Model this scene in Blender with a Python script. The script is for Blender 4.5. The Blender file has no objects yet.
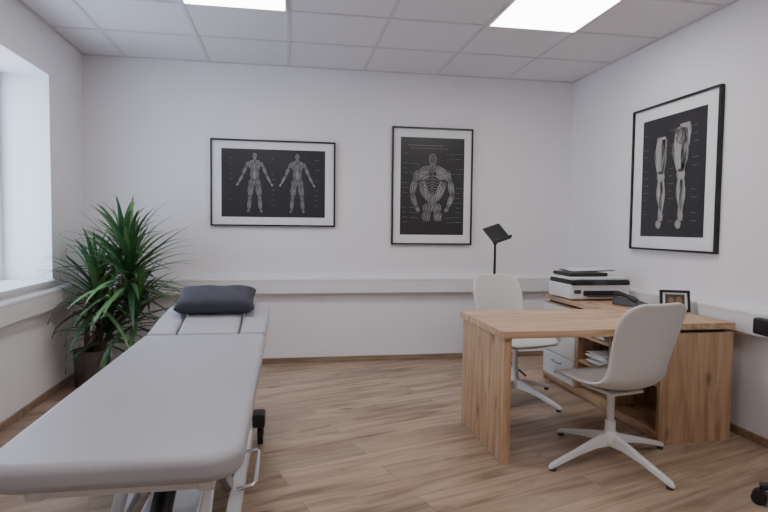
import bpy, bmesh, math, random
from mathutils import Vector, Matrix
random.seed(7)
D, XL, XR, H = 4.8211, -1.5655, 2.5335, 2.4667
YN = -1.6            # near wall
CAMH = 1.15
col = bpy.context.collection

# ------------------------------------------------------------------ materials
def newmat(name):
    m = bpy.data.materials.new(name); m.use_nodes = True
    nt = m.node_tree
    return m, nt, nt.nodes["Principled BSDF"]

def pbr(name, c, rough=0.5, metal=0.0, bump=0.0, bscale=200.0, var=0.0, coat=0.0):
    m, nt, b = newmat(name)
    b.inputs["Base Color"].default_value = (*c, 1)
    b.inputs["Roughness"].default_value = rough
    b.inputs["Metallic"].default_value = metal
    if coat: b.inputs["Coat Weight"].default_value = coat
    tc = nt.nodes.new("ShaderNodeTexCoord")
    if bump:
        n = nt.nodes.new("ShaderNodeTexNoise"); n.inputs["Scale"].default_value = bscale
        n.inputs["Detail"].default_value = 3
        nt.links.new(tc.outputs["Object"], n.inputs["Vector"])
        bp = nt.nodes.new("ShaderNodeBump"); bp.inputs["Strength"].default_value = bump
        bp.inputs["Distance"].default_value = 0.002
        nt.links.new(n.outputs["Fac"], bp.inputs["Height"])
        nt.links.new(bp.outputs["Normal"], b.inputs["Normal"])
    if var:
        n2 = nt.nodes.new("ShaderNodeTexNoise"); n2.inputs["Scale"].default_value = 3
        nt.links.new(tc.outputs["Object"], n2.inputs["Vector"])
        mx = nt.nodes.new("ShaderNodeMixRGB")
        mx.inputs[1].default_value = (*[q * (1 - var) for q in c], 1)
        mx.inputs[2].default_value = (*[min(1, q * (1 + var)) for q in c], 1)
        nt.links.new(n2.outputs["Fac"], mx.inputs[0])
        nt.links.new(mx.outputs[0], b.inputs["Base Color"])
    return m

def add_knots(nt, tc_out, scale_vec, vscale, out, dark, p0=.05, p1=.20):
    L = nt.links
    mp2 = nt.nodes.new("ShaderNodeMapping"); mp2.inputs["Scale"].default_value = scale_vec
    nd = nt.nodes.new("ShaderNodeTexNoise"); nd.inputs["Scale"].default_value = 9
    L.new(tc_out, nd.inputs["Vector"])
    va = nt.nodes.new("ShaderNodeVectorMath"); va.operation = 'MULTIPLY_ADD'
    va.inputs[1].default_value = (.05, .05, .05)
    L.new(nd.outputs["Color"], va.inputs[0]); L.new(tc_out, va.inputs[2])
    L.new(va.outputs[0], mp2.inputs["Vector"])
    v = nt.nodes.new("ShaderNodeTexVoronoi"); v.inputs["Scale"].default_value = vscale
    L.new(mp2.outputs[0], v.inputs["Vector"])
    kr = nt.nodes.new("ShaderNodeValToRGB")
    kr.color_ramp.elements[0].position = p0; kr.color_ramp.elements[0].color = (0.85, 0.85, 0.85, 1)
    kr.color_ramp.elements[1].position = p1; kr.color_ramp.elements[1].color = (0, 0, 0, 1)
    L.new(v.outputs["Distance"], kr.inputs[0])
    mx = nt.nodes.new("ShaderNodeMixRGB")
    L.new(kr.outputs[0], mx.inputs[0]); L.new(out, mx.inputs[1])
    mx.inputs[2].default_value = (*[q * 0.45 for q in dark], 1)
    return mx.outputs[0]

def wood(name, dark, light, axis="X", knots=True, rough=0.5):
    m, nt, b = newmat(name); L = nt.links
    tc = nt.nodes.new("ShaderNodeTexCoord")
    mp = nt.nodes.new("ShaderNodeMapping")
    s = {"X": (1.2, 14, 14), "Y": (14, 1.2, 14), "Z": (14, 14, 1.2)}[axis]
    mp.inputs["Scale"].default_value = s
    L.new(tc.outputs["Object"], mp.inputs["Vector"])
    n = nt.nodes.new("ShaderNodeTexNoise"); n.inputs["Scale"].default_value = 2.0
    n.inputs["Detail"].default_value = 6; n.inputs["Distortion"].default_value = 0.6
    L.new(mp.outputs[0], n.inputs["Vector"])
    r = nt.nodes.new("ShaderNodeValToRGB")
    r.color_ramp.elements[0].position = 0.32; r.color_ramp.elements[0].color = (*dark, 1)
    r.color_ramp.elements[1].position = 0.66; r.color_ramp.elements[1].color = (*light, 1)
    L.new(n.outputs["Fac"], r.inputs[0])
    out = r.outputs[0]
    if knots:
        s2 = {"X": (2.0, 5, 5), "Y": (5, 2.0, 5), "Z": (5, 5, 2.0)}[axis]
        out = add_knots(nt, tc.outputs["Object"], s2, 1.7, out, dark)
    L.new(out, b.inputs["Base Color"])
    b.inputs["Roughness"].default_value = rough
    return m

def floor_mat():
    m, nt, b = newmat("laminate_floor"); L = nt.links
    tc = nt.nodes.new("ShaderNodeTexCoord")
    mp = nt.nodes.new("ShaderNodeMapping"); mp.inputs["Rotation"].default_value = (0, 0, math.radians(-18))
    L.new(tc.outputs["Object"], mp.inputs["Vector"])
    br = nt.nodes.new("ShaderNodeTexBrick")
    br.offset = 0.37; br.inputs["Scale"].default_value = 1.0
    br.inputs["Brick Width"].default_value = 1.25; br.inputs["Row Height"].default_value = 0.17
    br.inputs["Mortar Size"].default_value = 0.0013; br.inputs["Mortar Smooth"].default_value = 0.1
    br.inputs["Color1"].default_value = (0, 0, 0, 1); br.inputs["Color2"].default_value = (1, 1, 1, 1)
    br.inputs["Mortar"].default_value = (0.5, 0.5, 0.5, 1)
    L.new(mp.outputs[0], br.inputs["Vector"])
    mp2 = nt.nodes.new("ShaderNodeMapping"); mp2.inputs["Scale"].default_value = (0.9, 8, 1)
    L.new(mp.outputs[0], mp2.inputs["Vector"])
    ad = nt.nodes.new("ShaderNodeVectorMath"); ad.operation = 'MULTIPLY_ADD'
    ad.inputs[1].default_value = (1, 1, 1)
    sc = nt.nodes.new("ShaderNodeVectorMath"); sc.operation = 'SCALE'; sc.inputs["Scale"].default_value = 9.0
    L.new(br.outputs["Color"], sc.inputs[0])
    L.new(mp2.outputs[0], ad.inputs[0]); L.new(sc.outputs[0], ad.inputs[2])
    n = nt.nodes.new("ShaderNodeTexNoise"); n.inputs["Scale"].default_value = 1.5
    n.inputs["Detail"].default_value = 7; n.inputs["Roughness"].default_value = 0.62; n.inputs["Distortion"].default_value = 1.0
    L.new(ad.outputs[0], n.inputs["Vector"])
    r = nt.nodes.new("ShaderNodeValToRGB")
    r.color_ramp.elements[0].position = 0.32; r.color_ramp.elements[0].color = (0.20, 0.128, 0.082, 1)
    r.color_ramp.elements[1].position = 0.68; r.color_ramp.elements[1].color = (0.52, 0.392, 0.28, 1)
    e = r.color_ramp.elements.new(0.48); e.color = (0.395, 0.28, 0.192, 1)
    L.new(n.outputs["Fac"], r.inputs[0])
    out = add_knots(nt, mp.outputs[0], (1.6, 4.5, 1), 1.1, r.outputs[0], (.22, .14, .09), .03, .12)
    pv = nt.nodes.new("ShaderNodeMapRange"); pv.inputs["To Min"].default_value = 0.84; pv.inputs["To Max"].default_value = 1.1
    L.new(br.outputs["Color"], pv.inputs["Value"])
    mu = nt.nodes.new("ShaderNodeVectorMath"); mu.operation = 'SCALE'
    L.new(out, mu.inputs[0]); L.new(pv.outputs[0], mu.inputs["Scale"])
    mx = nt.nodes.new("ShaderNodeMixRGB"); mx.inputs[2].default_value = (0.18, 0.125, 0.085, 1)
    L.new(br.outputs["Fac"], mx.inputs[0]); L.new(mu.outputs[0], mx.inputs[1])
    L.new(mx.outputs[0], b.inputs["Base Color"])
    b.inputs["Roughness"].default_value = 0.40
    return m

M_wall = pbr("wall_paint", (0.865, 0.842, 0.855), 0.9, bump=0.08, bscale=90)
M_ceil = pbr("ceiling_tile", (0.80, 0.768, 0.782), 0.95, bump=0.15, bscale=300)
M_grid = pbr("ceiling_grid_metal", (0.66, 0.635, 0.645), 0.6)
M_floor = floor_mat()
M_base = wood("baseboard_wood", (0.20, 0.13, 0.085), (0.36, 0.25, 0.17), "X", False)
M_oak = wood("oak_x", (0.42, 0.25, 0.135), (0.68, 0.475, 0.30), "X")
M_oakz = wood("oak_z", (0.39, 0.225, 0.12), (0.62, 0.42, 0.26), "Z")
M_oaky = wood("oak_y", (0.40, 0.235, 0.13), (0.64, 0.44, 0.275), "Y")
M_rail = pbr("trunking_plastic", (0.80, 0.782, 0.785), 0.5)
M_railline = pbr("trunking_seam", (0.55, 0.54, 0.54), 0.5)
M_white = pbr("white_plastic", (0.76, 0.76, 0.77), 0.4)
M_whitemetal = pbr("white_powdercoat", (0.78, 0.77, 0.77), 0.35)
M_chair = pbr("chair_fabric", (0.68, 0.66, 0.63), 0.85, bump=0.3, bscale=500)
M_vinyl = pbr("grey_vinyl", (0.45, 0.445, 0.475), 0.42, bump=0.05, bscale=260)
M_pillow = pbr("pillow_fabric", (0.045, 0.046, 0.062), 0.8, bump=0.3, bscale=60)
M_black = pbr("black_plastic", (0.012, 0.012, 0.014), 0.45)
M_dark = pbr("dark_grey_plastic", (0.05, 0.05, 0.055), 0.4)
M_chrome = pbr("chrome", (0.75, 0.75, 0.77), 0.15, 1.0)
M_pot = pbr("pot_metal", (0.20, 0.19, 0.20), 0.28, 0.9)
M_soil = pbr("soil", (0.03, 0.02, 0.014), 0.95, bump=0.6, bscale=60)
M_bark = pbr("yucca_bark", (0.20, 0.14, 0.09), 0.9, bump=0.6, bscale=50)
M_leaf = pbr("yucca_leaf", (0.035, 0.10, 0.035), 0.42, var=0.5)
M_leaf2 = pbr("yucca_leaf_light", (0.11, 0.22, 0.075), 0.42, var=0.4)
M_frame = pbr("black_frame", (0.008, 0.008, 0.009), 0.35)
M_mat = pbr("passepartout", (0.84, 0.825, 0.84), 0.8)
M_print = pbr("print_black", (0.026, 0.025, 0.028), 0.35)
M_ink = pbr("print_light_ink", (0.52, 0.51, 0.50), 0.7)
M_ink2 = pbr("print_mid_ink", (0.115, 0.112, 0.115), 0.7)
M_ink3 = pbr("print_pale_ink", (0.32, 0.31, 0.305), 0.7)
M_paper = pbr("paper", (0.78, 0.78, 0.78), 0.8)
M_photo1 = pbr("photo_skin", (0.30, 0.15, 0.09), 0.5, var=0.8)
M_photo2 = pbr("photo_green", (0.05, 0.07, 0.05), 0.5, var=0.8)
def emis(name, c, s):
    m = bpy.data.materials.new(name); m.use_nodes = True; nt = m.node_tree; nt.nodes.clear()
    e = nt.nodes.new("ShaderNodeEmission"); e.inputs[0].default_value = (*c, 1); e.inputs[1].default_value = s
    o = nt.nodes.new("ShaderNodeOutputMaterial"); nt.links.new(e.outputs[0], o.inputs[0]); return m
M_lamp = emis("led_panel", (1.0, 0.97, 0.955), 13.5)
M_grey = pbr("grey_metal", (0.33, 0.33, 0.35), 0.4, 0.3)

m = bpy.data.materials.new("window_glass"); m.use_nodes = True; nt = m.node_tree; nt.nodes.clear()
o = nt.nodes.new("ShaderNodeOutputMaterial"); t = nt.nodes.new("ShaderNodeBsdfTransparent"); g = nt.nodes.new("ShaderNodeBsdfGlossy")
g.inputs["Roughness"].default_value = 0.02; mx = nt.nodes.new("ShaderNodeMixShader"); mx.inputs[0].default_value = 0.07
nt.links.new(t.outputs[0], mx.inputs[1]); nt.links.new(g.outputs[0], mx.inputs[2]); nt.links.new(mx.outputs[0], o.inputs[0])
M_glass = m

# ------------------------------------------------------------------ mesh helpers
def root(name, loc=(0, 0, 0), rz=0.0):
    e = bpy.data.objects.new(name, None); e.empty_display_size = 0.1
    e.location = loc; e.rotation_euler = (0, 0, rz); col.objects.link(e); return e

def mk(name, verts, faces, mat, parent=None, smooth=False, bevel=0.0, seg=3, subsurf=0, solid=0.0):
    me = bpy.data.meshes.new(name); me.from_pydata([tuple(v) for v in verts], [], faces); me.update()
    bm = bmesh.new(); bm.from_mesh(me); bmesh.ops.recalc_face_normals(bm, faces=bm.faces)
    bm.to_mesh(me); bm.free()
    ob = bpy.data.objects.new(name, me); col.objects.link(ob)
    me.materials.append(mat)
    if parent: ob.parent = parent
    if smooth:
        for p in me.polygons: p.use_smooth = True
    if solid:
        s = ob.modifiers.new("solid", 'SOLIDIFY'); s.thickness = solid; s.offset = 0
    if bevel:
        b = ob.modifiers.new("bevel", 'BEVEL'); b.width = bevel; b.segments = seg; b.limit_method = 'ANGLE'
        b.angle_limit = math.radians(40)
        for p in me.polygons: p.use_smooth = True
        w = ob.modifiers.new("wn", 'WEIGHTED_NORMAL'); w.keep_sharp = True
    if subsurf:
        s = ob.modifiers.new("sub", 'SUBSURF'); s.levels = subsurf; s.render_levels = subsurf
    return ob

BF = [(0, 3, 2, 1), (4, 5, 6, 7), (0, 1, 5, 4), (1, 2, 6, 5), (2, 3, 7, 6), (3, 0, 4, 7)]
def bv(x0, x1, y0, y1, z0, z1):
    return [(x0, y0, z0), (x1, y0, z0), (x1, y1, z0), (x0, y1, z0), (x0, y0, z1), (x1, y0, z1), (x1, y1, z1), (x0, y1, z1)]
def box(name, x0, x1, y0, y1, z0, z1, mat, parent=None, bevel=0.0, seg=2):
    return mk(name, bv(x0, x1, y0, y1, z0, z1), BF, mat, parent, bevel=bevel, seg=seg)
def boxes(name, lst, mat, parent=None, bevel=0.0):
    V = []; F = []
    for b in lst:
        n = len(V); V += bv(*b); F += [tuple(i + n for i in f) for f in BF]
    return mk(name, V, F, mat, parent, bevel=bevel, seg=2)

def tube(name, pts, r, mat, parent=None, n=12, closed=False):
    pts = [Vector(p) for p in pts]; rs = r if isinstance(r, (list, tuple)) else [r] * len(pts)
    V = []; F = []; N = len(pts); up = None
    for i, p in enumerate(pts):
        a = pts[(i - 1) % N] if (closed or i > 0) else p
        b = pts[(i + 1) % N] if (closed or i < N - 1) else p
        d = (b - a).normalized()
        if up is None:
            up = d.orthogonal().normalized()
        up = (up - d * up.dot(d))
        up = up.normalized() if up.length > 1e-5 else d.orthogonal().normalized()
        s = d.cross(up)
        for k in range(n):
            t = 2 * math.pi * k / n
            V.append(p + (up * math.cos(t) + s * math.sin(t)) * rs[i])
    M = N if closed else N - 1
    for i in range(M):
        for k in range(n):
            F.append((i * n + k, i * n + (k + 1) % n, ((i + 1) % N) * n + (k + 1) % n, ((i + 1) % N) * n + k))
    if not closed:
        F.append(tuple(range(n))[::-1]); F.append(tuple((N - 1) * n + k for k in range(n)))
    ob = mk(name, V, F, mat, parent, smooth=True)
    try:
        ob.data.set_sharp_from_angle(angle=math.radians(50))
    except Exception: pass
    return ob

def lathe(name, prof, mat, parent=None, n=32, loc=(0, 0, 0)):
    V = []; F = []
    for (r, z) in prof:
        for k in range(n):
            t = 2 * math.pi * k / n; V.append((loc[0] + r * math.cos(t), loc[1] + r * math.sin(t), loc[2] + z))
    for i in range(len(prof) - 1):
        for k in range(n):
            F.append((i * n + k, i * n + (k + 1) % n, (i + 1) * n + (k + 1) % n, (i + 1) * n + k))
    ob = mk(name, V, F, mat, parent, smooth=True)
    try: ob.data.set_sharp_from_angle(angle=math.radians(40))
    except Exception: pass
    return ob

def rrect(x0, x1, y0, y1, r, n=8):
    if not isinstance(r, (list, tuple)): r = [r] * 4
    P = []
    for (cx, cy, a0, q) in ((x1, y1, 0, r[0]), (x0, y1, 90, r[1]), (x0, y0, 180, r[2]), (x1, y0, 270, r[3])):
        sx = -1 if cx == x1 else 1; sy = -1 if cy == y1 else 1
        for k in range(n + 1):
            t = math.radians(a0 + 90 * k / n)
            P.append((cx + sx * q + q * math.cos(t), cy + sy * q + q * math.sin(t)))
    return P
def prism(name, P, z0, z1, mat, parent=None, bevel=0.0, seg=4, xf=None):
    n = len(P)
    V = [Vector((p[0], p[1], z0)) for p in P] + [Vector((p[0], p[1], z1)) for p in P]
    if xf: V = [xf @ v for v in V]
    F = [tuple(range(n))[::-1], tuple(range(n, 2 * n))] + [(i, (i + 1) % n, n + (i + 1) % n, n + i) for i in range(n)]
    return mk(name, V, F, mat, parent, bevel=bevel, seg=seg)

# ------------------------------------------------------------------ room shell
T = 0.38
WY0, WY1, WZ0, WZ1 = 2.85, 4.17, 0.75, 2.14
box("floor", XL - T, XR + 0.2, YN - 0.2, D + 0.2, -0.1, 0, M_floor)
box("ceiling", XL - T, XR + 0.2, YN - 0.2, D + 0.2, H, H + 0.1, M_ceil)
box("wall_back", XL - T, XR + 0.2, D, D + 0.2, 0, H, M_wall)
box("wall_right", XR, XR + 0.2, YN, D, 0, H, M_wall)
box("wall_front", XL - T, XR + 0.2, YN - 0.2, YN, 0, H, M_wall)
boxes("wall_left", [(XL - T, XL, YN, WY0, 0, H), (XL - T, XL, WY1, D, 0, H),
                    (XL - T, XL, WY0, WY1, 0, WZ0), (XL - T, XL, WY0, WY1, WZ1, H)], M_wall)
bh, bt = 0.045, 0.014
box("baseboard_back", XL, XR, D - bt, D, 0, bh, M_base, bevel=0.003)
box("baseboard_right", XR - bt, XR, YN, D - bt, 0, bh, M_base, bevel=0.003)
box("baseboard_left", XL, XL + bt, YN, D - bt, 0, bh, M_base, bevel=0.003)
# window
w = root("window_1")
xf0, xf1 = XL - 0.36, XL - 0.30
boxes("frame", [(xf0, xf1, WY0, WY0 + 0.07, WZ0, WZ1), (xf0, xf1, WY1 - 0.07, WY1, WZ0, WZ1),
                (xf0, xf1, WY0 + 0.07, WY1 - 0.07, WZ0, WZ0 + 0.07), (xf0, xf1, WY0 + 0.07, WY1 - 0.07, WZ1 - 0.07, WZ1),
                (xf0, xf1, (WY0 + WY1) / 2 - 0.05, (WY0 + WY1) / 2 + 0.05, WZ0 + 0.07, WZ1 - 0.07)], M_white, w, 0.006)
box("glass", xf0 + 0.025, xf0 + 0.031, WY0 + 0.06, WY1 - 0.06, WZ0 + 0.06, WZ1 - 0.06, M_glass, w)
box("sill", XL - 0.30, XL + 0.025, WY0, WY1, WZ0, WZ0 + 0.025, M_white, w, 0.004)
tube("handle", [(xf1, 3.47, 1.4), (xf1 + 0.04, 3.47, 1.4), (xf1 + 0.045, 3.47, 1.39), (xf1 + 0.045, 3.47, 1.28)], 0.009, M_white, w)
# ceiling grid + lamps
PX, PY = 0.628, 0.59
xs = [0.01 + PX * k for k in range(-3, 5)]; xs = [x for x in xs if XL < x < XR]
ys = [4.19 - PY * k for k in range(0, 12)]; ys = [y for y in ys if YN < y < D]
g = 0.011
bars = [(x - g, x + g, YN, D, H - 0.004, H) for x in xs] + [(XL, XR, y - g, y + g, H - 0.0042, H) for y in ys]
bars += [(XL, XR, D - 0.02, D, H - 0.006, H), (XL, XL + 0.02, YN, D, H - 0.006, H), (XR - 0.02, XR, YN, D, H - 0.006, H)]
boxes("trim_1", bars, M_grid)
def lamp(i, j):
    x0 = 0.01 + PX * i; y1 = 4.19 - PY * j
    r = root("ceiling_light_panel", (x0 + PX / 2, y1 - PY / 2, H))
    a, b = PX / 2 - g, PY / 2 - g
    boxes("rim", [(-a, a, -b, -b + 0.012, -0.012, 0), (-a, a, b - 0.012, b, -0.012, 0),
                  (-a, -a + 0.012, -b + 0.012, b - 0.012, -0.012, 0), (a - 0.012, a, -b + 0.012, b - 0.012, -0.012, 0)], M_white, r)
    box("diffuser", -a + 0.012, a - 0.012, -b + 0.012, b - 0.012, -0.009, -0.001, M_lamp, r)
lamp(-1, 1); lamp(2, 1); lamp(-1, 5); lamp(2, 5)  # last two are unseen panels behind the camera, added for more light
# wall cable trunking (three runs)
prf = [(0.001, 0.588), (0.060, 0.588), (0.068, 0.598), (0.068, 0.712), (0.060, 0.724), (0.001, 0.724)]; n = len(prf)
def duct(fa, fb, lines):
    r = root("cable_trunking")
    V = [fa(o_, z) for (o_, z) in prf] + [fb(o_, z) for (o_, z) in prf]
    F = [(k, (k + 1) % n, n + (k + 1) % n, n + k) for k in range(n)] + [tuple(range(n))[::-1], tuple(range(n, 2 * n))]
    mk("duct", V, F, M_rail, r); boxes("seam", lines, M_railline, r)
duct(lambda o_, z: (XL + .070, D - o_, z), lambda o_, z: (XR - .070, D - o_, z), [(XL + .074, XR - .074, D - .0695, D - .0675, .697, .700)])
duct(lambda o_, z: (XL + o_, YN + .02, z), lambda o_, z: (XL + o_, D - .002, z), [(XL + .0675, XL + .0695, YN + .02, D - .075, .697, .700)])
duct(lambda o_, z: (XR - o_, YN + .02, z), lambda o_, z: (XR - o_, D - .002, z), [(XR - .0695, XR - .0675, YN + .02, D - .075, .697, .700)])

# ------------------------------------------------------------------ posters
class Pst:
    def __init__(s, name, cx, cz, w, h, side, bord):
        s.side = side; s.cx = cx; s.cz = cz; s.w = w; s.h = h
        s.r = root(name); s.V = []; s.F = []; s.V2 = []; s.F2 = []
        fw = 0.013
        def bx(nm, a0, a1, b0, b1, o0, o1, mat, bev=0):
            if side == 'back': box(nm, cx + a0, cx + a1, D - o1, D - o0, cz + b0, cz + b1, mat, s.r, bev)
            else: box(nm, XR - o1, XR - o0, cx - a1, cx - a0, cz + b0, cz + b1, mat, s.r, bev)
        W, Hh = w / 2, h / 2
        bx("frame_top", -W, W, Hh - fw, Hh, 0.001, 0.03, M_frame); bx("frame_bottom", -W, W, -Hh, -Hh + fw, 0.001, 0.03, M_frame)
        bx("frame_side_1", -W, -W + fw, -Hh + fw, Hh - fw, 0.001, 0.03, M_frame); bx("frame_side_2", W - fw, W, -Hh + fw, Hh - fw, 0.001, 0.03, M_frame)
        bx("passepartout", -W + fw, W - fw, -Hh + fw, Hh - fw, 0.001, 0.015, M_mat)
        bx("print", -W + bord[0], W - bord[0], -Hh + bord[1], Hh - bord[1], 0.0151, 0.0165, M_print)
    def pt(s, a, b, o):
        return (s.cx + a, D - o, s.cz + b) if s.side == 'back' else (XR - o, s.cx - a, s.cz + b)
    def stroke(s, pts, w=0.0022, layer=1):
        pts = [Vector(p) for p in pts]
        V, F, o = (s.V, s.F, 0.0185) if layer == 1 else (s.V2, s.F2, 0.0175)
        n0 = len(V); N = len(pts)
        ws = w if isinstance(w, list) else [w] * N
        for i, p in enumerate(pts):
            d = (pts[min(i + 1, N - 1)] - pts[max(i - 1, 0)])
            if d.length < 1e-9: d = Vector((1, 0))
            d.normalize(); nn = Vector((-d.y, d.x)) * ws[i] / 2
            V.append(s.pt(*(p + nn), o)); V.append(s.pt(*(p - nn), o))
        for i in range(N - 1): F.append((n0 + 2 * i, n0 + 2 * i + 1, n0 + 2 * i + 3, n0 + 2 * i + 2))
    def muscle(s, a, b, wa, wm, wb, n=5, lw=0.002, bow=0.0, fill=True):
        a = Vector(a); b = Vector(b); d = b - a; nn = Vector((-d.y, d.x)).normalized()
        K = 12
        def width(t): return (wa * (1 - t) ** 2 + 2 * wm * 2 * t * (1 - t) * 0.75 + wb * t * t)
        c = [a + d * (k / K) + nn * bow * math.sin(math.pi * k / K) for k in range(K + 1)]
        if fill: s.stroke(c, [max(width(k / K) * 0.92, 0.001) for k in range(K + 1)], layer=2)
        for j in range(n):
            u = (j / (n - 1) - 0.5) if n > 1 else 0
            t0 = random.uniform(0, .2); t1 = random.uniform(.75, 1)
            if j in (0, n - 1): t0, t1 = 0, 1
            pts = []
            for k in range(K + 1):
                t = t0 + (t1 - t0) * k / K
                p = a + d * t + nn * bow * math.sin(math.pi * t) + nn * u * width(t) + nn * 0.05 * width(t) * math.sin(t * 9 + j * 2)
                pts.append(p)
            s.stroke(pts, [lw * (0.3 + 0.9 * math.sin(math.pi * k / K)) for k in range(K + 1)])
    def ell(s, c, rx, ry, lw=0.002, n=20, fill=True):
        pts = [(c[0] + rx * math.cos(2 * math.pi * k / n), c[1] + ry * math.sin(2 * math.pi * k / n)) for k in range(n + 1)]
        s.stroke(pts, lw)
        if fill: s.stroke([(c[0], c[1] - ry * math.cos(math.pi * k / 10)) for k in range(11)], [max(.0006, 2 * rx * math.sin(math.pi * k / 10)) for k in range(11)], layer=2)
    def label(s, x, y, w, lw=0.0035):
        x0 = x
        while x0 < x + w:
            l = random.uniform(0.008, 0.02); s.stroke([(x0, y), (min(x0 + l, x + w), y)], lw * 0.7, layer=1); x0 += l + 0.005
    def done(s, shade=None):
        mk("drawing_lines", s.V, s.F, M_ink, s.r); mk("drawing_shading", s.V2, s.F2, shade or M_ink2, s.r)

def figure(p, ox, oy, S):
    def q(x, y): return (ox + x * S, oy + y * S)
    z = .68
    Mu = lambda a, b, wa, wm, wb, n=4, bow=0: p.muscle(q(*a), q(*b), wa * S * z, wm * S * z, wb * S * z, n, 0.0016, bow * S)
    p.ell(q(0, .445), .03 * S, .042 * S, .0016); p.ell(q(0, .44), .012 * S, .024 * S, .0012, fill=False)
    Mu((0, .41), (0, .35), .045, .045, .07, 3)
    for sx in (-1, 1):
        Mu((sx * .01, .355), (sx * .10, .335), .05, .05, .03, 3)
        Mu((sx * .045, .33), (sx * .04, .22), .11, .11, .08, 4)
        Mu((sx * .105, .345), (sx * .14, .26), .04, .06, .03, 3, sx * -.008)
        Mu((sx * .03, .23), (sx * .028, .06), .085, .075, .09, 4)
        Mu((sx * .135, .27), (sx * .19, .13), .045, .055, .035, 4)
        Mu((sx * .19, .13), (sx * .26, .0), .04, .045, .02, 4)
        Mu((sx * .26, .0), (sx * .29, -.05), .022, .035, .012, 4)
        Mu((sx * .035, .06), (sx * .055, -.04), .09, .11, .11, 4)
        Mu((sx * .055, -.03), (sx * .075, -.22), .11, .10, .06, 5)
        Mu((sx * .077, -.22), (sx * .08, -.26), .045, .055, .045, 3)
        Mu((sx * .08, -.26), (sx * .095, -.44), .055, .075, .03, 4)
        Mu((sx * .095, -.44), (sx * .115, -.475), .03, .035, .03, 3)
    for k in range(5):
        yy = .22 - k * .035; p.stroke([q(-.03, yy), q(0, yy - .008), q(.03, yy)], 0.0014)
    p.stroke([q(0, .33), q(0, .05)], 0.0014)

p1 = Pst("framed_anatomy_poster", -0.105, 1.502, 1.01, 0.705, 'back', (0.085, 0.075))
figure(p1, -0.155, 0.0, 0.50); figure(p1, 0.19, 0.0, 0.50)
for sx in (-.34, -.0, .35):
    for k in range(10):
        if random.random() < .6: p1.label(sx - .02 + random.uniform(0, .01), .2 - k * .042, random.uniform(.015, .035), 0.0016)
p1.done()

p2 = Pst("framed_anatomy_poster", 1.24, 1.508, 0.715, 1.005, 'back', (0.075, 0.085))
p = p2; R = p.muscle
p.ell((0, .235), .032, .045, .0022); R((0, .20), (0, .13), .04, .045, .07, 4, .002)
for sx in (-1, 1):
    k_ = 7 if sx > 0 else 4
    R((sx * .015, .155), (sx * .125, .125), .05, .045, .02, k_, .0024)
    R((sx * .125, .135), (sx * .158, .05), .045, .055, .03, k_, .0024, sx * -.012)
    R((sx * .03, .11), (sx * .115, .07), .045, .05, .025, k_, .0024)
    R((sx * .095, .045), (sx * .022, -.13), .05, .055, .02, k_ + 1, .0024, sx * .012)
    R((sx * .155, .05), (sx * .18, -.07), .036, .042, .03, k_, .0024)
    R((sx * .18, -.07), (sx * .14, -.18), .032, .034, .018, k_, .0022)
    R((sx * .14, -.18), (sx * .115, -.22), .018, .026, .012, 4, .002)
    R((sx * .02, -.06), (sx * .018, -.16), .026, .026, .03, 3, .002)
    R((sx * .03, -.15), (sx * .05, -.225), .05, .07, .05, k_, .0024)
    R((sx * .05, -.22), (sx * .052, -.30), .055, .052, .045, k_, .0024)
    for k in range(7): p.stroke([(sx * .014, .09 - k * .026), (sx * .05, .082 - k * .028), (sx * (.088 - k * .005), .058 - k * .03)], .0018)
for k in range(17):
    yy = .13 - k * .018; p.stroke([(-.012, yy - .005), (0, yy), (.012, yy - .005)], 0.0024)
for k in range(15):
    for sx in (-1, 1):
        yy = .28 - k * .042
        if random.random() < .8:
            x = -.265 if sx < 0 else .205
            p.label(x + random.uniform(0, .01), yy, random.uniform(.03, .055), .0022)
            if random.random() < .5: p.stroke([(sx * .2, yy), (sx * .12, yy - .008)], .001)
p.label(-.22, .35, .3, .0028); p.label(-.2, .325, .34, .002)
p2.done()

p3 = Pst("framed_anatomy_poster", 3.43, 1.513, 0.86, 1.0, 'right', (0.115, 0.095))
p = p3; R = p.muscle
def leg(ox, big):
    k = 1.1 if big else .85
    R((ox - .01, .30 if big else .27), (ox - .015, .02), .10 * k, .12 * k, .06, 8, .0028)
    if big:
        R((ox + .02, .33), (ox + .025, .16), .09, .10, .05, 7, .0028); R((ox - .035, .31), (ox - .02, .2), .05, .07, .04, 5, .0028)
    R((ox + .018, .25), (ox + .012, .03), .045, .055, .03, 5, .0026)
    R((ox - .005, .04), (ox - .003, -.03), .062, .058, .06, 5, .0026)
    R((ox - .012, -.03), (ox - .005, -.2), .045, .062, .026, 6, .0026)
    R((ox + .013, -.03), (ox + .01, -.24), .04, .055, .024, 6, .0026)
    R((ox, -.2), (ox + .005, -.3), .036, .032, .04, 5, .0026)
    R((ox - .005, -.3), (ox - .03, -.345), .04, .045, .03, 5, .0026)
leg(-.10, False); leg(.10, True)
for k in range(13):
    yy = .3 - k * .05
    for x in (-.27, .0, .22):
        if random.random() < .7: p.label(x - .02, yy, random.uniform(.03, .06), .0022)
p3.done(M_ink3)

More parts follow.
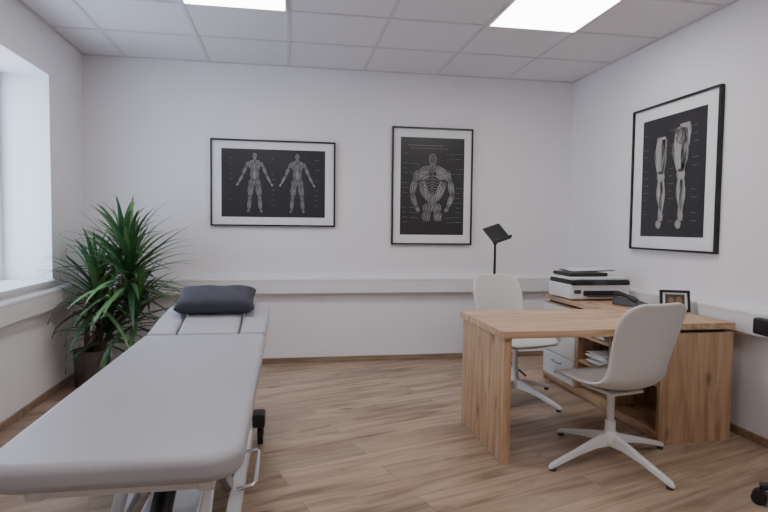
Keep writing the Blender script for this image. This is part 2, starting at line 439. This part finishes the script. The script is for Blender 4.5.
# ------------------------------------------------------------------ desk
dk = root("office_desk")
box("desktop", 1.02, 1.966, 2.565, 3.25, 0.622, 0.658, M_oak, dk, 0.002)
box("side_panel", 1.035, 1.075, 2.585, 3.235, 0.0, 0.622, M_oakz, dk, 0.002)
boxes("under_rail", [(1.075, 1.955, 2.89, 2.93, 0.582, 0.622)], M_dark, dk, 0.001)
cb = root("office_sideboard")
cx0, cx1, cy0, cy1, ct = 1.975, 2.41, 2.72, 4.12, 0.652
cbt = 0.598
boxes("carcass_top", [(cx0 - 0.004, cx1 + .005, cy0 - 0.005, cy1, ct - 0.034, ct), ], M_oaky, cb, 0.002)
boxes("spacer_gap_shade", [(cx0 + .03, cx1 - .03, cy0 + .03, cy1 - .03, cbt, ct - .034)], M_black, cb)  # one black spacer block; its colour stands in for shade in the gap
boxes("carcass_panels", [(cx0, cx1, cy0, cy0 + 0.025, 0, cbt), (cx0, cx1, cy1 - 0.025, cy1, 0, cbt),
                         (cx0, cx1 - 0.02, 3.20, 3.22, 0.06, cbt - .02), (cx0, cx1 - 0.02, 3.60, 3.62, 0.06, cbt - .02)], M_oakz, cb, 0.001)
box("back_panel", cx1 - 0.018, cx1, cy0 + 0.025, cy1 - 0.025, 0.0, cbt, M_oaky, cb)
boxes("bottom_and_shelves", [(cx0, cx1 - 0.018, cy0 + 0.025, cy1 - 0.025, 0.03, 0.055), (cx0, cx1 - 0.018, cy0 + 0.025, cy1 - 0.025, cbt - .02, cbt),
                  (cx0 + 0.01, cx1 - 0.018, 3.22, 3.60, 0.24, 0.258),
                  (cx0 + 0.01, cx1 - 0.018, 3.22, 3.60, 0.42, 0.438), (cx0 + 0.01, cx1 - 0.018, cy0 + 0.025, 3.20, 0.30, 0.318)], M_oaky, cb)
box("plinth", cx0 + 0.02, cx0 + 0.035, cy0 + 0.025, cy1 - 0.025, 0.0, 0.03, M_oaky, cb)
for k in range(3):
    z0 = 0.06 + k * 0.178
    box("drawer_front_%d" % (k + 1), cx0 - 0.016, cx0 + 0.004, 3.625, 4.09, z0, z0 + 0.172, M_white, cb, 0.003)
    tube("drawer_handle_%d" % (k + 1), [(cx0 - 0.016, 3.80, z0 + .12), (cx0 - 0.036, 3.80, z0 + .12), (cx0 - 0.036, 3.92, z0 + .12), (cx0 - 0.016, 3.92, z0 + .12)], 0.004, M_grey, cb, 8)
pp = root("stacked_papers")
V = []; F = []
for (z0, cnt) in ((0.4385, 12), (0.2585, 12)):
    z = z0
    for k in range(cnt):
        h_ = random.uniform(.003, .009); a = random.uniform(-.02, .02); b_ = random.uniform(-.02, .02)
        n = len(V); V += bv(2.0 + a, 2.0 + .3 + a, 3.29 + b_, 3.29 + .22 + b_, z, z + h_ * .8); F += [tuple(i + n for i in f) for f in BF]; z += h_
mk("sheets", V, F, M_paper, pp)

# printer
pn = root("inkjet_printer", (2.175, 3.84, ct + .001))
box("body", -0.225, 0.225, -0.17, 0.17, 0.008, 0.115, M_white, pn, 0.012, 3)
box("feet", -0.20, 0.20, -0.15, 0.15, 0.0, 0.01, M_black, pn)
box("output_slot", -0.13, 0.14, -0.178, -0.16, 0.035, 0.070, M_black, pn, 0.004)
box("output_tray", -0.11, 0.12, -0.205, -0.16, 0.03, 0.038, M_dark, pn, 0.003)
box("control_panel", -0.222, 0.222, -0.178, 0.16, 0.108, 0.142, M_black, pn, 0.008, 3)
box("display", -0.06, 0.04, -0.1815, -0.176, 0.112, 0.136, M_dark, pn, 0.001)
box("scanner_lid", -0.225, 0.225, -0.165, 0.17, 0.143, 0.162, M_white, pn, 0.006, 3)
box("document_feeder", -0.20, 0.10, -0.10, 0.165, 0.162, 0.188, M_black, pn, 0.012, 3)
mk("feeder_tray", [(a, b_, c_ - .016) for a, b_, c_ in [(-.16, -.02, .204), (.20, -.02, .212), (.20, .14, .222), (-.16, .14, .214), (-.16, -.02, .208), (.20, -.02, .216), (.20, .14, .226), (-.16, .14, .218)]], BF, M_dark, pn)
mk("feeder_paper", [(a, b_, c_ - .016) for a, b_, c_ in [(-.13, -.01, .2095), (.17, -.01, .217), (.17, .12, .225), (-.13, .12, .2175), (-.13, -.01, .214), (.17, -.01, .222), (.17, .12, .230), (-.13, .12, .222)]], BF, M_paper, pn)
box("label", -0.20, -0.15, -0.173, -0.168, 0.05, 0.075, M_dark, pn)

# desk telephone
ph = root("desk_telephone", (2.25, 3.42, ct + .001), math.radians(20))
mk("base", [(-.08, -.09, 0), (.08, -.09, 0), (.08, .09, 0), (-.08, .09, 0), (-.075, -.085, .015), (.075, -.085, .015), (.075, .085, .05), (-.075, .085, .05)], BF, M_dark, ph, bevel=.006)
tube("handset", [(-.055, -.08, .04), (-.055, -.06, .048), (-.055, 0, .068), (-.055, .06, .076), (-.055, .085, .074)], [.016, .018, .011, .018, .016], M_black, ph, 12)
boxes("keys", [(-.015 + .025 * i, .003 + .025 * i, -.05 + .025 * j, -.034 + .025 * j, .024 + .005 * j, .030 + .005 * j) for i in range(3) for j in range(4)], M_grey, ph)

# picture frame
pf = root("photo_frame", (2.335, 3.10, ct + .001), math.radians(-22))
tilt = Matrix.Rotation(math.radians(-14), 4, 'X')
def tb(name, b, mat, par, bev=0):
    vs = [tilt @ Vector(v) for v in bv(*b)]
    return mk(name, vs, BF, mat, par, bevel=bev)
tb("frame_left", (-.085, -.07, -.008, .008, .003, .135), M_frame, pf); tb("frame_right", (.07, .085, -.008, .008, .003, .135), M_frame, pf)
tb("frame_top", (-.07, .07, -.008, .008, .12, .135), M_frame, pf); tb("frame_bottom", (-.07, .07, -.008, .008, .003, .018), M_frame, pf)
tb("photo_mat", (-.07, .07, -.002, .003, .018, .12), M_paper, pf)
tb("photo", (-.055, .055, -.003, -.002, .028, .11), M_photo2, pf)
for k, (a, b_) in enumerate(((-.022, .067), (.022, .072))):
    vs = [tilt @ Vector((a + .018 * math.cos(t * math.pi / 8), -.0042, b_ + .025 * math.sin(t * math.pi / 8))) for t in range(16)]
    mk("photo_person_%d" % (k + 1), vs, [tuple(range(16))], M_photo1, pf)
mk("easel_back", [(-.02, .03, .10), (.02, .03, .10), (.02, .065, .0), (-.02, .065, .0), (-.02, .033, .10), (.02, .033, .10), (.02, .069, .0), (-.02, .069, .0)], BF, M_frame, pf)

# tablet floor stand behind the desk
st = root("tablet_floor_stand", (1.61, 4.25, 0))
tube("pole", [(0, 0, .1), (0, 0, .62), (0, 0, 1.045)], [.012, .011, .009], M_black, st)
for k in range(3):
    a = math.radians(90 + 120 * k)
    tube("tripod_leg_%d" % (k + 1), [(0, 0, .22), (.12 * math.cos(a), .12 * math.sin(a), .12), (.26 * math.cos(a), .26 * math.sin(a), .008)], .008, M_black, st)
tube("clamp", [(0, 0, 1.03), (0, -.02, 1.06), (0, -.03, 1.09)], .014, M_black, st)
rt = Matrix.Translation((0, -.03, 1.11)) @ Matrix.Rotation(math.radians(15), 4, 'Z') @ Matrix.Rotation(math.radians(-16), 4, 'Y') @ Matrix.Rotation(math.radians(-44), 4, 'X')
mk("tablet", [rt @ Vector(v) for v in bv(-.08, .08, -.006, .006, -.065, .085)], BF, M_black, st, bevel=.004)
mk("holder_ledge", [rt @ Vector(v) for v in bv(-.085, .085, -.03, .006, -.08, -.065)], BF, M_black, st, bevel=.003)

# plug-in adapter on the right trunking
pa = root("power_adapter")
box("body", XR - .125, XR - .071, 2.47, 2.60, .615, .70, M_black, pa, .012, 3)
tube("cable", [(XR - .10, 2.49, .62), (XR - .10, 2.475, .55), (XR - .08, 2.45, .40), (XR - .06, 2.42, .2), (XR - .05, 2.38, .03), (XR - .05, 2.2, .008)], .005, M_black, pa, 8)

# ------------------------------------------------------------------ shell chairs
def shell_chair(loc, rz, base_rot):
    r = root("swivel_shell_chair", loc, rz)
    prof = [(.235, .392, .15, 0), (.225, .405, .185, .004), (.17, .412, .208, .012), (.09, .405, .218, .02), (0, .396, .22, .026), (-.08, .39, .214, .034),
            (-.145, .396, .203, .045), (-.19, .425, .190, .055), (-.212, .48, .182, .055), (-.225, .55, .187, .05), (-.24, .62, .197, .045),
            (-.258, .69, .202, .04), (-.275, .75, .197, .032), (-.288, .79, .176, .022), (-.296, .815, .135, .012), (-.298, .822, .09, .004)]
    K = 14; V = []; F = []
    for i, (y, z, w_, e) in enumerate(prof):
        y0, z0 = prof[max(i - 1, 0)][:2]; y1, z1 = prof[min(i + 1, len(prof) - 1)][:2]
        d = Vector((0, y1 - y0, z1 - z0)).normalized()
        nn = Vector((0, d.z, -d.y))
        if i < 7 and nn.z < 0: nn = -nn
        if nn.y < 0 and i >= 7: nn = -nn
        for k in range(K + 1):
            u = k / K * 2 - 1
            V.append(Vector((u * w_, y, z)) + nn * e * (abs(u) ** 2.4))
    for i in range(len(prof) - 1):
        for k in range(K):
            F.append((i * (K + 1) + k, i * (K + 1) + k + 1, (i + 1) * (K + 1) + k + 1, (i + 1) * (K + 1) + k))
    mk("seat_shell", V, F, M_chair, r, smooth=True, solid=.018, subsurf=1)
    boxes("seat_plate", [(-.10, .10, -.11, .11, .355, .372)], M_whitemetal, r, .006)
    tube("gas_column", [(0, 0, .11), (0, 0, .2), (0, 0, .2), (0, 0, .36)], [.026, .026, .018, .018], M_whitemetal, r, 20)
    lathe("hub", [(0, .075), (.04, .08), (.046, .095), (.042, .125), (.03, .145), (0, .15)], M_whitemetal, r, 24)
    for k in range(4):
        a = base_rot - rz + k * math.pi / 2
        c, s_ = math.cos(a), math.sin(a)
        V = []; F = []
        sec = [(.02, .075, .135, .024), (.10, .074, .114, .02), (.2, .056, .084, .016), (.3, .03, .055, .014), (.36, .014, .036, .014), (.378, .010, .02, .010)]
        for (d_, zb, zt, hw) in sec:
            for (o_, z) in ((-hw, zb), (hw, zb), (hw * .8, zt), (-hw * .8, zt)):
                V.append((c * d_ - s_ * o_, s_ * d_ + c * o_, z))
        for i in range(len(sec) - 1):
            for j in range(4): F.append((i * 4 + j, i * 4 + (j + 1) % 4, (i + 1) * 4 + (j + 1) % 4, (i + 1) * 4 + j))
        F.append((0, 1, 2, 3)); F.append(tuple(4 * (len(sec) - 1) + j for j in range(4)))
        mk("base_leg_%d" % (k + 1), V, F, M_whitemetal, r, bevel=.004)
        lathe("glide_%d" % (k + 1), [(0, 0), (.016, 0), (.016, .014), (0, .014)], M_dark, r, 16, (c * .355, s_ * .355, 0))
    return r
shell_chair((1.60, 2.575, 0), math.radians(12), math.radians(14))
shell_chair((1.53, 3.62, 0), math.radians(-78 - 90), math.radians(28))

# ------------------------------------------------------------------ treatment table
tt = root("massage_treatment_table")
TZ = 0.605
x0, x1 = -.70, -.105
prism("main_cushion", rrect(x0, x1, 1.365, 2.955, [.03, .03, .10, .10]), TZ - .07, TZ, M_vinyl, tt, .024, 5)
hx = Matrix.Translation((0, 2.965, TZ)) @ Matrix.Rotation(math.radians(11), 4, 'X')
def hp(P): return [(a, b - 2.965) for a, b in P]
prism("head_cushion", [(a, b) for a, b in hp(rrect(-.545, -.245, 2.975, 3.50, [.05, .05, .02, .02]))], -.07, 0, M_vinyl, tt, .018, 4, hx)
prism("arm_pad_left", hp([(-.557, 2.975), (-.557, 3.33), (-.575, 3.42), (-.60, 3.45), (-.635, 3.44), (-.66, 3.38), (-.68, 3.2), (-.692, 2.975)]), -.07, 0, M_vinyl, tt, .018, 4, hx)
prism("arm_pad_right", hp([(-.233, 2.975), (-.108, 2.975), (-.10, 3.2), (-.10, 3.40), (-.12, 3.46), (-.17, 3.47), (-.21, 3.42), (-.233, 3.33)]), -.07, 0, M_vinyl, tt, .018, 4, hx)
boxes("head_support", [(-.46, -.44, 2.9, 3.35, .49, .52), (-.36, -.34, 2.9, 3.35, .49, .52)], M_grey, tt)
boxes("top_frame", [(-.62, -.58, 1.46, 2.93, .48, .533), (-.22, -.18, 1.46, 2.93, .48, .533), (-.58, -.22, 1.46, 1.50, .485, .533),
                    (-.58, -.22, 2.1, 2.15, .485, .533), (-.58, -.22, 2.89, 2.93, .485, .533)], M_whitemetal, tt, .004)
boxes("floor_frame", [(-.63, -.58, 1.6, 3.12, .05, .10), (-.22, -.17, 1.6, 3.12, .05, .10), (-.58, -.22, 1.6, 1.66, .05, .10),
                      (-.58, -.22, 3.05, 3.12, .05, .10)], M_whitemetal, tt, .006)
box("base_cover", -.50, -.30, 1.68, 2.95, .055, .16, M_whitemetal, tt, .012)
def beam(name, a, b, w_, t_, mat):
    a = Vector(a); b = Vector(b); d = (b - a).normalized(); s_ = Vector((1, 0, 0)); u_ = s_.cross(d)
    V = []
    for p in (a, b):
        for (i, j) in ((-1, -1), (1, -1), (1, 1), (-1, 1)): V.append(p + s_ * i * w_ / 2 + u_ * j * t_ / 2)
    mk(name, V, [(0, 1, 2, 3), (4, 5, 6, 7), (0, 1, 5, 4), (1, 2, 6, 5), (2, 3, 7, 6), (3, 0, 4, 7)], mat, tt, bevel=.004)
for k, xx in enumerate((-.54, -.26)):
    beam("lift_arm_%d" % (2 * k + 1), (xx, 1.72, .09), (xx, 2.35, .49), .03, .05, M_whitemetal)
    beam("lift_arm_%d" % (2 * k + 2), (xx + .033, 2.35, .09), (xx + .033, 1.72, .49), .03, .05, M_grey)
    beam("lift_arm_%d" % (2 * k + 5), (xx, 2.45, .09), (xx, 2.85, .49), .03, .05, M_whitemetal)
tube("actuator", [(-.40, 1.85, .2), (-.40, 2.1, .32), (-.40, 2.1, .32), (-.40, 2.4, .46)], [.035, .035, .018, .018], M_black, tt, 16)
tube("foot_bar", [(-.19, 2.62, .12), (-.13, 2.61, .13), (-.12, 2.58, .13), (-.12, 2.4, .13), (-.12, 2.28, .13), (-.13, 2.25, .13), (-.19, 2.24, .12)], .009, M_chrome, tt)
def wheel(name, x, y, r_=.045):
    tube(name + "_tyre", [(x - .014, y, r_), (x + .014, y, r_)], r_, M_black, tt, 24)
    tube(name + "_fork", [(x, y, r_), (x + .0, y + .02, r_ + .05), (x, y + .02, r_ + .07)], [.02, .018, .014], M_dark, tt)
wheel("caster_1", -.135, 3.03); wheel("caster_2", -.655, 3.03); wheel("caster_3", -.20, 1.70); wheel("caster_4", -.60, 1.70)
box("caster_housing_1", -.175, -.11, 2.97, 3.09, .10, .17, M_black, tt, .012); box("caster_housing_2", -.68, -.625, 2.97, 3.09, .10, .17, M_black, tt, .012)

# pillow
N = 16; V = []; F = []
pw, pd, pt_ = .225, .145, .055
xf = Matrix.Translation((-.39, 3.325, TZ + .128)) @ Matrix.Rotation(math.radians(16), 4, 'X')
for side in (1, -1):
    for i in range(N + 1):
        for j in range(N + 1):
            u = i / N * 2 - 1; v = j / N * 2 - 1
            e = ((1 - u ** 6) * (1 - v ** 4)) ** .5
            sx = 1 - .05 * (1 - v * v); sy = 1 - .08 * (1 - u * u)
            V.append(xf @ Vector((u * pw * sx, v * pd * sy, side * (pt_ * e + .003 * math.sin(u * 9 + v * 5)))))
n2 = (N + 1) ** 2
for s_ in range(2):
    for i in range(N):
        for j in range(N):
            a = s_ * n2 + i * (N + 1) + j; F.append((a, a + 1, a + N + 2, a + N + 1))
pl = mk("pillow", V, F, M_pillow, None, smooth=True, subsurf=1)
bm = bmesh.new(); bm.from_mesh(pl.data); bmesh.ops.remove_doubles(bm, verts=bm.verts, dist=.0065); bmesh.ops.recalc_face_normals(bm, faces=bm.faces); bm.to_mesh(pl.data); bm.free()

# ------------------------------------------------------------------ yucca
YX, YY = -1.37, 4.32
yu = root("potted_yucca_plant", (YX, YY, 0))
lathe("pot", [(0, 0), (.105, 0), (.11, .01), (.122, .25), (.126, .26), (.118, .262), (.112, .235), (0, .235)], M_pot, yu, 40)
lathe("soil", [(0, .237), (.06, .238), (.111, .236)], M_soil, yu, 24)
canes = [((.02, .0), (.27, -.04, .86), .022), ((-.04, .02), (.05, -.04, .72), .02), ((.05, -.04), (.30, -.02, .58), .018), ((0, .04), (.22, .0, 1.04), .018), ((-.03, -.04), (.14, -.08, .48), .017)]
LV = {0: [], 1: []}; LF = {0: [], 1: []}
def leaf(c, az, el, L_, w_, which, droop):
    V, F = LV[which], LF[which]; n0 = len(V); K = 10
    pos = Vector(c); e = el; sd = Vector((-math.sin(az), math.cos(az), 0))
    for k in range(K + 1):
        t = k / K
        wd = w_ * (0.45 + .55 * min(1, t * 4)) * (1 - t ** 2.6) + .0008
        d = Vector((math.cos(az) * math.cos(e), math.sin(az) * math.cos(e), math.sin(e)))
        for (q_, f_) in ((-1, .25), (0, 0), (1, .25)):
            p_ = pos + sd * q_ * wd / 2 + Vector((0, 0, 1)) * f_ * wd * .5
            lim = XL + (.08 if p_.z < .75 else .012)
            if p_.x + YX < lim: p_.x = lim - YX + .003 * q_
            lim = D - (.08 if p_.z < .75 else .012)
            if p_.y + YY > lim: p_.y = lim - YY - .003 * q_
            if p_.z < .02: p_.z = .02
            V.append(p_)
        pos = pos + d * (L_ / K); e -= droop / K * (0.4 + 1.4 * t)
    for k in range(K):
        for j in range(2):
            a = n0 + k * 3 + j; F.append((a, a + 1, a + 4, a + 3))
for ci, (b, tp, rad) in enumerate(canes):
    tube("cane_%d" % (ci + 1), [(b[0], b[1], .23), (b[0] * .5 + tp[0] * .5 - .03, b[1] * .5 + tp[1] * .5, (.23 + tp[2]) / 2), tp], [rad, rad * .9, rad * .7], M_bark, yu)
    nl = [80, 60, 48, 42, 40][ci]
    for k in range(nl):
        f = k / nl
        az = k * 2.39996 + random.uniform(-.3, .3)
        el = math.radians(-18 + 98 * f + random.uniform(-12, 12))
        L_ = random.uniform(.44, .66) * (1 - .2 * f) * [1.08, .95, .85, .74, .8][ci]
        c = (tp[0], tp[1], tp[2] - .18 + .2 * f)
        leaf(c, az, el, L_, random.uniform(.036, .048), 0 if random.random() < .6 else 1, random.uniform(.3, 1.1))
for k in (0, 1):
    mk("leaves_%d" % (k + 1), LV[k], LF[k], (M_leaf, M_leaf2)[k], yu, smooth=True)

# ------------------------------------------------------------------ black office chair at right
oc = root("black_office_chair", (2.15, 1.86, 0), math.radians(60))
a0 = math.radians(132) - math.radians(60)
for k in range(5):
    a = a0 + k * 2 * math.pi / 5; c, s_ = math.cos(a), math.sin(a)
    tube("base_leg_%d" % (k + 1), [(.03 * c, .03 * s_, .11), (.15 * c, .15 * s_, .10), (.26 * c, .26 * s_, .075)], [.028, .022, .016], M_black, oc)
    tube("caster_%d" % (k + 1), [(.26 * c - s_ * .022, .26 * s_ + c * .022, .03), (.26 * c + s_ * .022, .26 * s_ - c * .022, .03)], .03, M_black, oc, 20)
tube("gas_lift", [(0, 0, .09), (0, 0, .25), (0, 0, .25), (0, 0, .40)], [.03, .03, .016, .016], M_dark, oc, 18)
prism("seat_cushion", rrect(-.19, .19, -.16, .17, .08), .40, .47, M_black, oc, .025, 4)
bxf = Matrix.Translation((0, -.15, .55)) @ Matrix.Rotation(math.radians(85), 4, 'X')
prism("backrest", rrect(-.15, .15, 0, .38, .07), -.02, .02, M_black, oc, .016, 4, bxf)
tube("back_stem", [(0, -.08, .40), (0, -.16, .41), (0, -.18, .5), (0, -.18, .65)], .014, M_black, oc)

# ------------------------------------------------------------------ world + camera
wd = bpy.data.worlds.new("world"); bpy.context.scene.world = wd; wd.use_nodes = True
bg = wd.node_tree.nodes["Background"]; bg.inputs[0].default_value = (0.60, 0.75, 1.0, 1); bg.inputs[1].default_value = 8.0

f, ya, pi_, ro = 569.2, .1695, .0501, -.0108
fw = Vector((math.sin(ya) * math.cos(pi_), math.cos(ya) * math.cos(pi_), -math.sin(pi_)))
r_ = Vector((math.cos(ya), -math.sin(ya), 0)); u_ = r_.cross(fw)
r2 = r_ * math.cos(ro) - u_ * math.sin(ro); u2 = r_ * math.sin(ro) + u_ * math.cos(ro)
cd = bpy.data.cameras.new("camera"); cd.sensor_width = 36; cd.lens = f / 768 * 36; cd.clip_start = .05
co = bpy.data.objects.new("camera", cd); col.objects.link(co)
co.matrix_world = Matrix(((r2.x, u2.x, -fw.x, 0), (r2.y, u2.y, -fw.y, 0), (r2.z, u2.z, -fw.z, CAMH), (0, 0, 0, 1)))
bpy.context.scene.camera = co
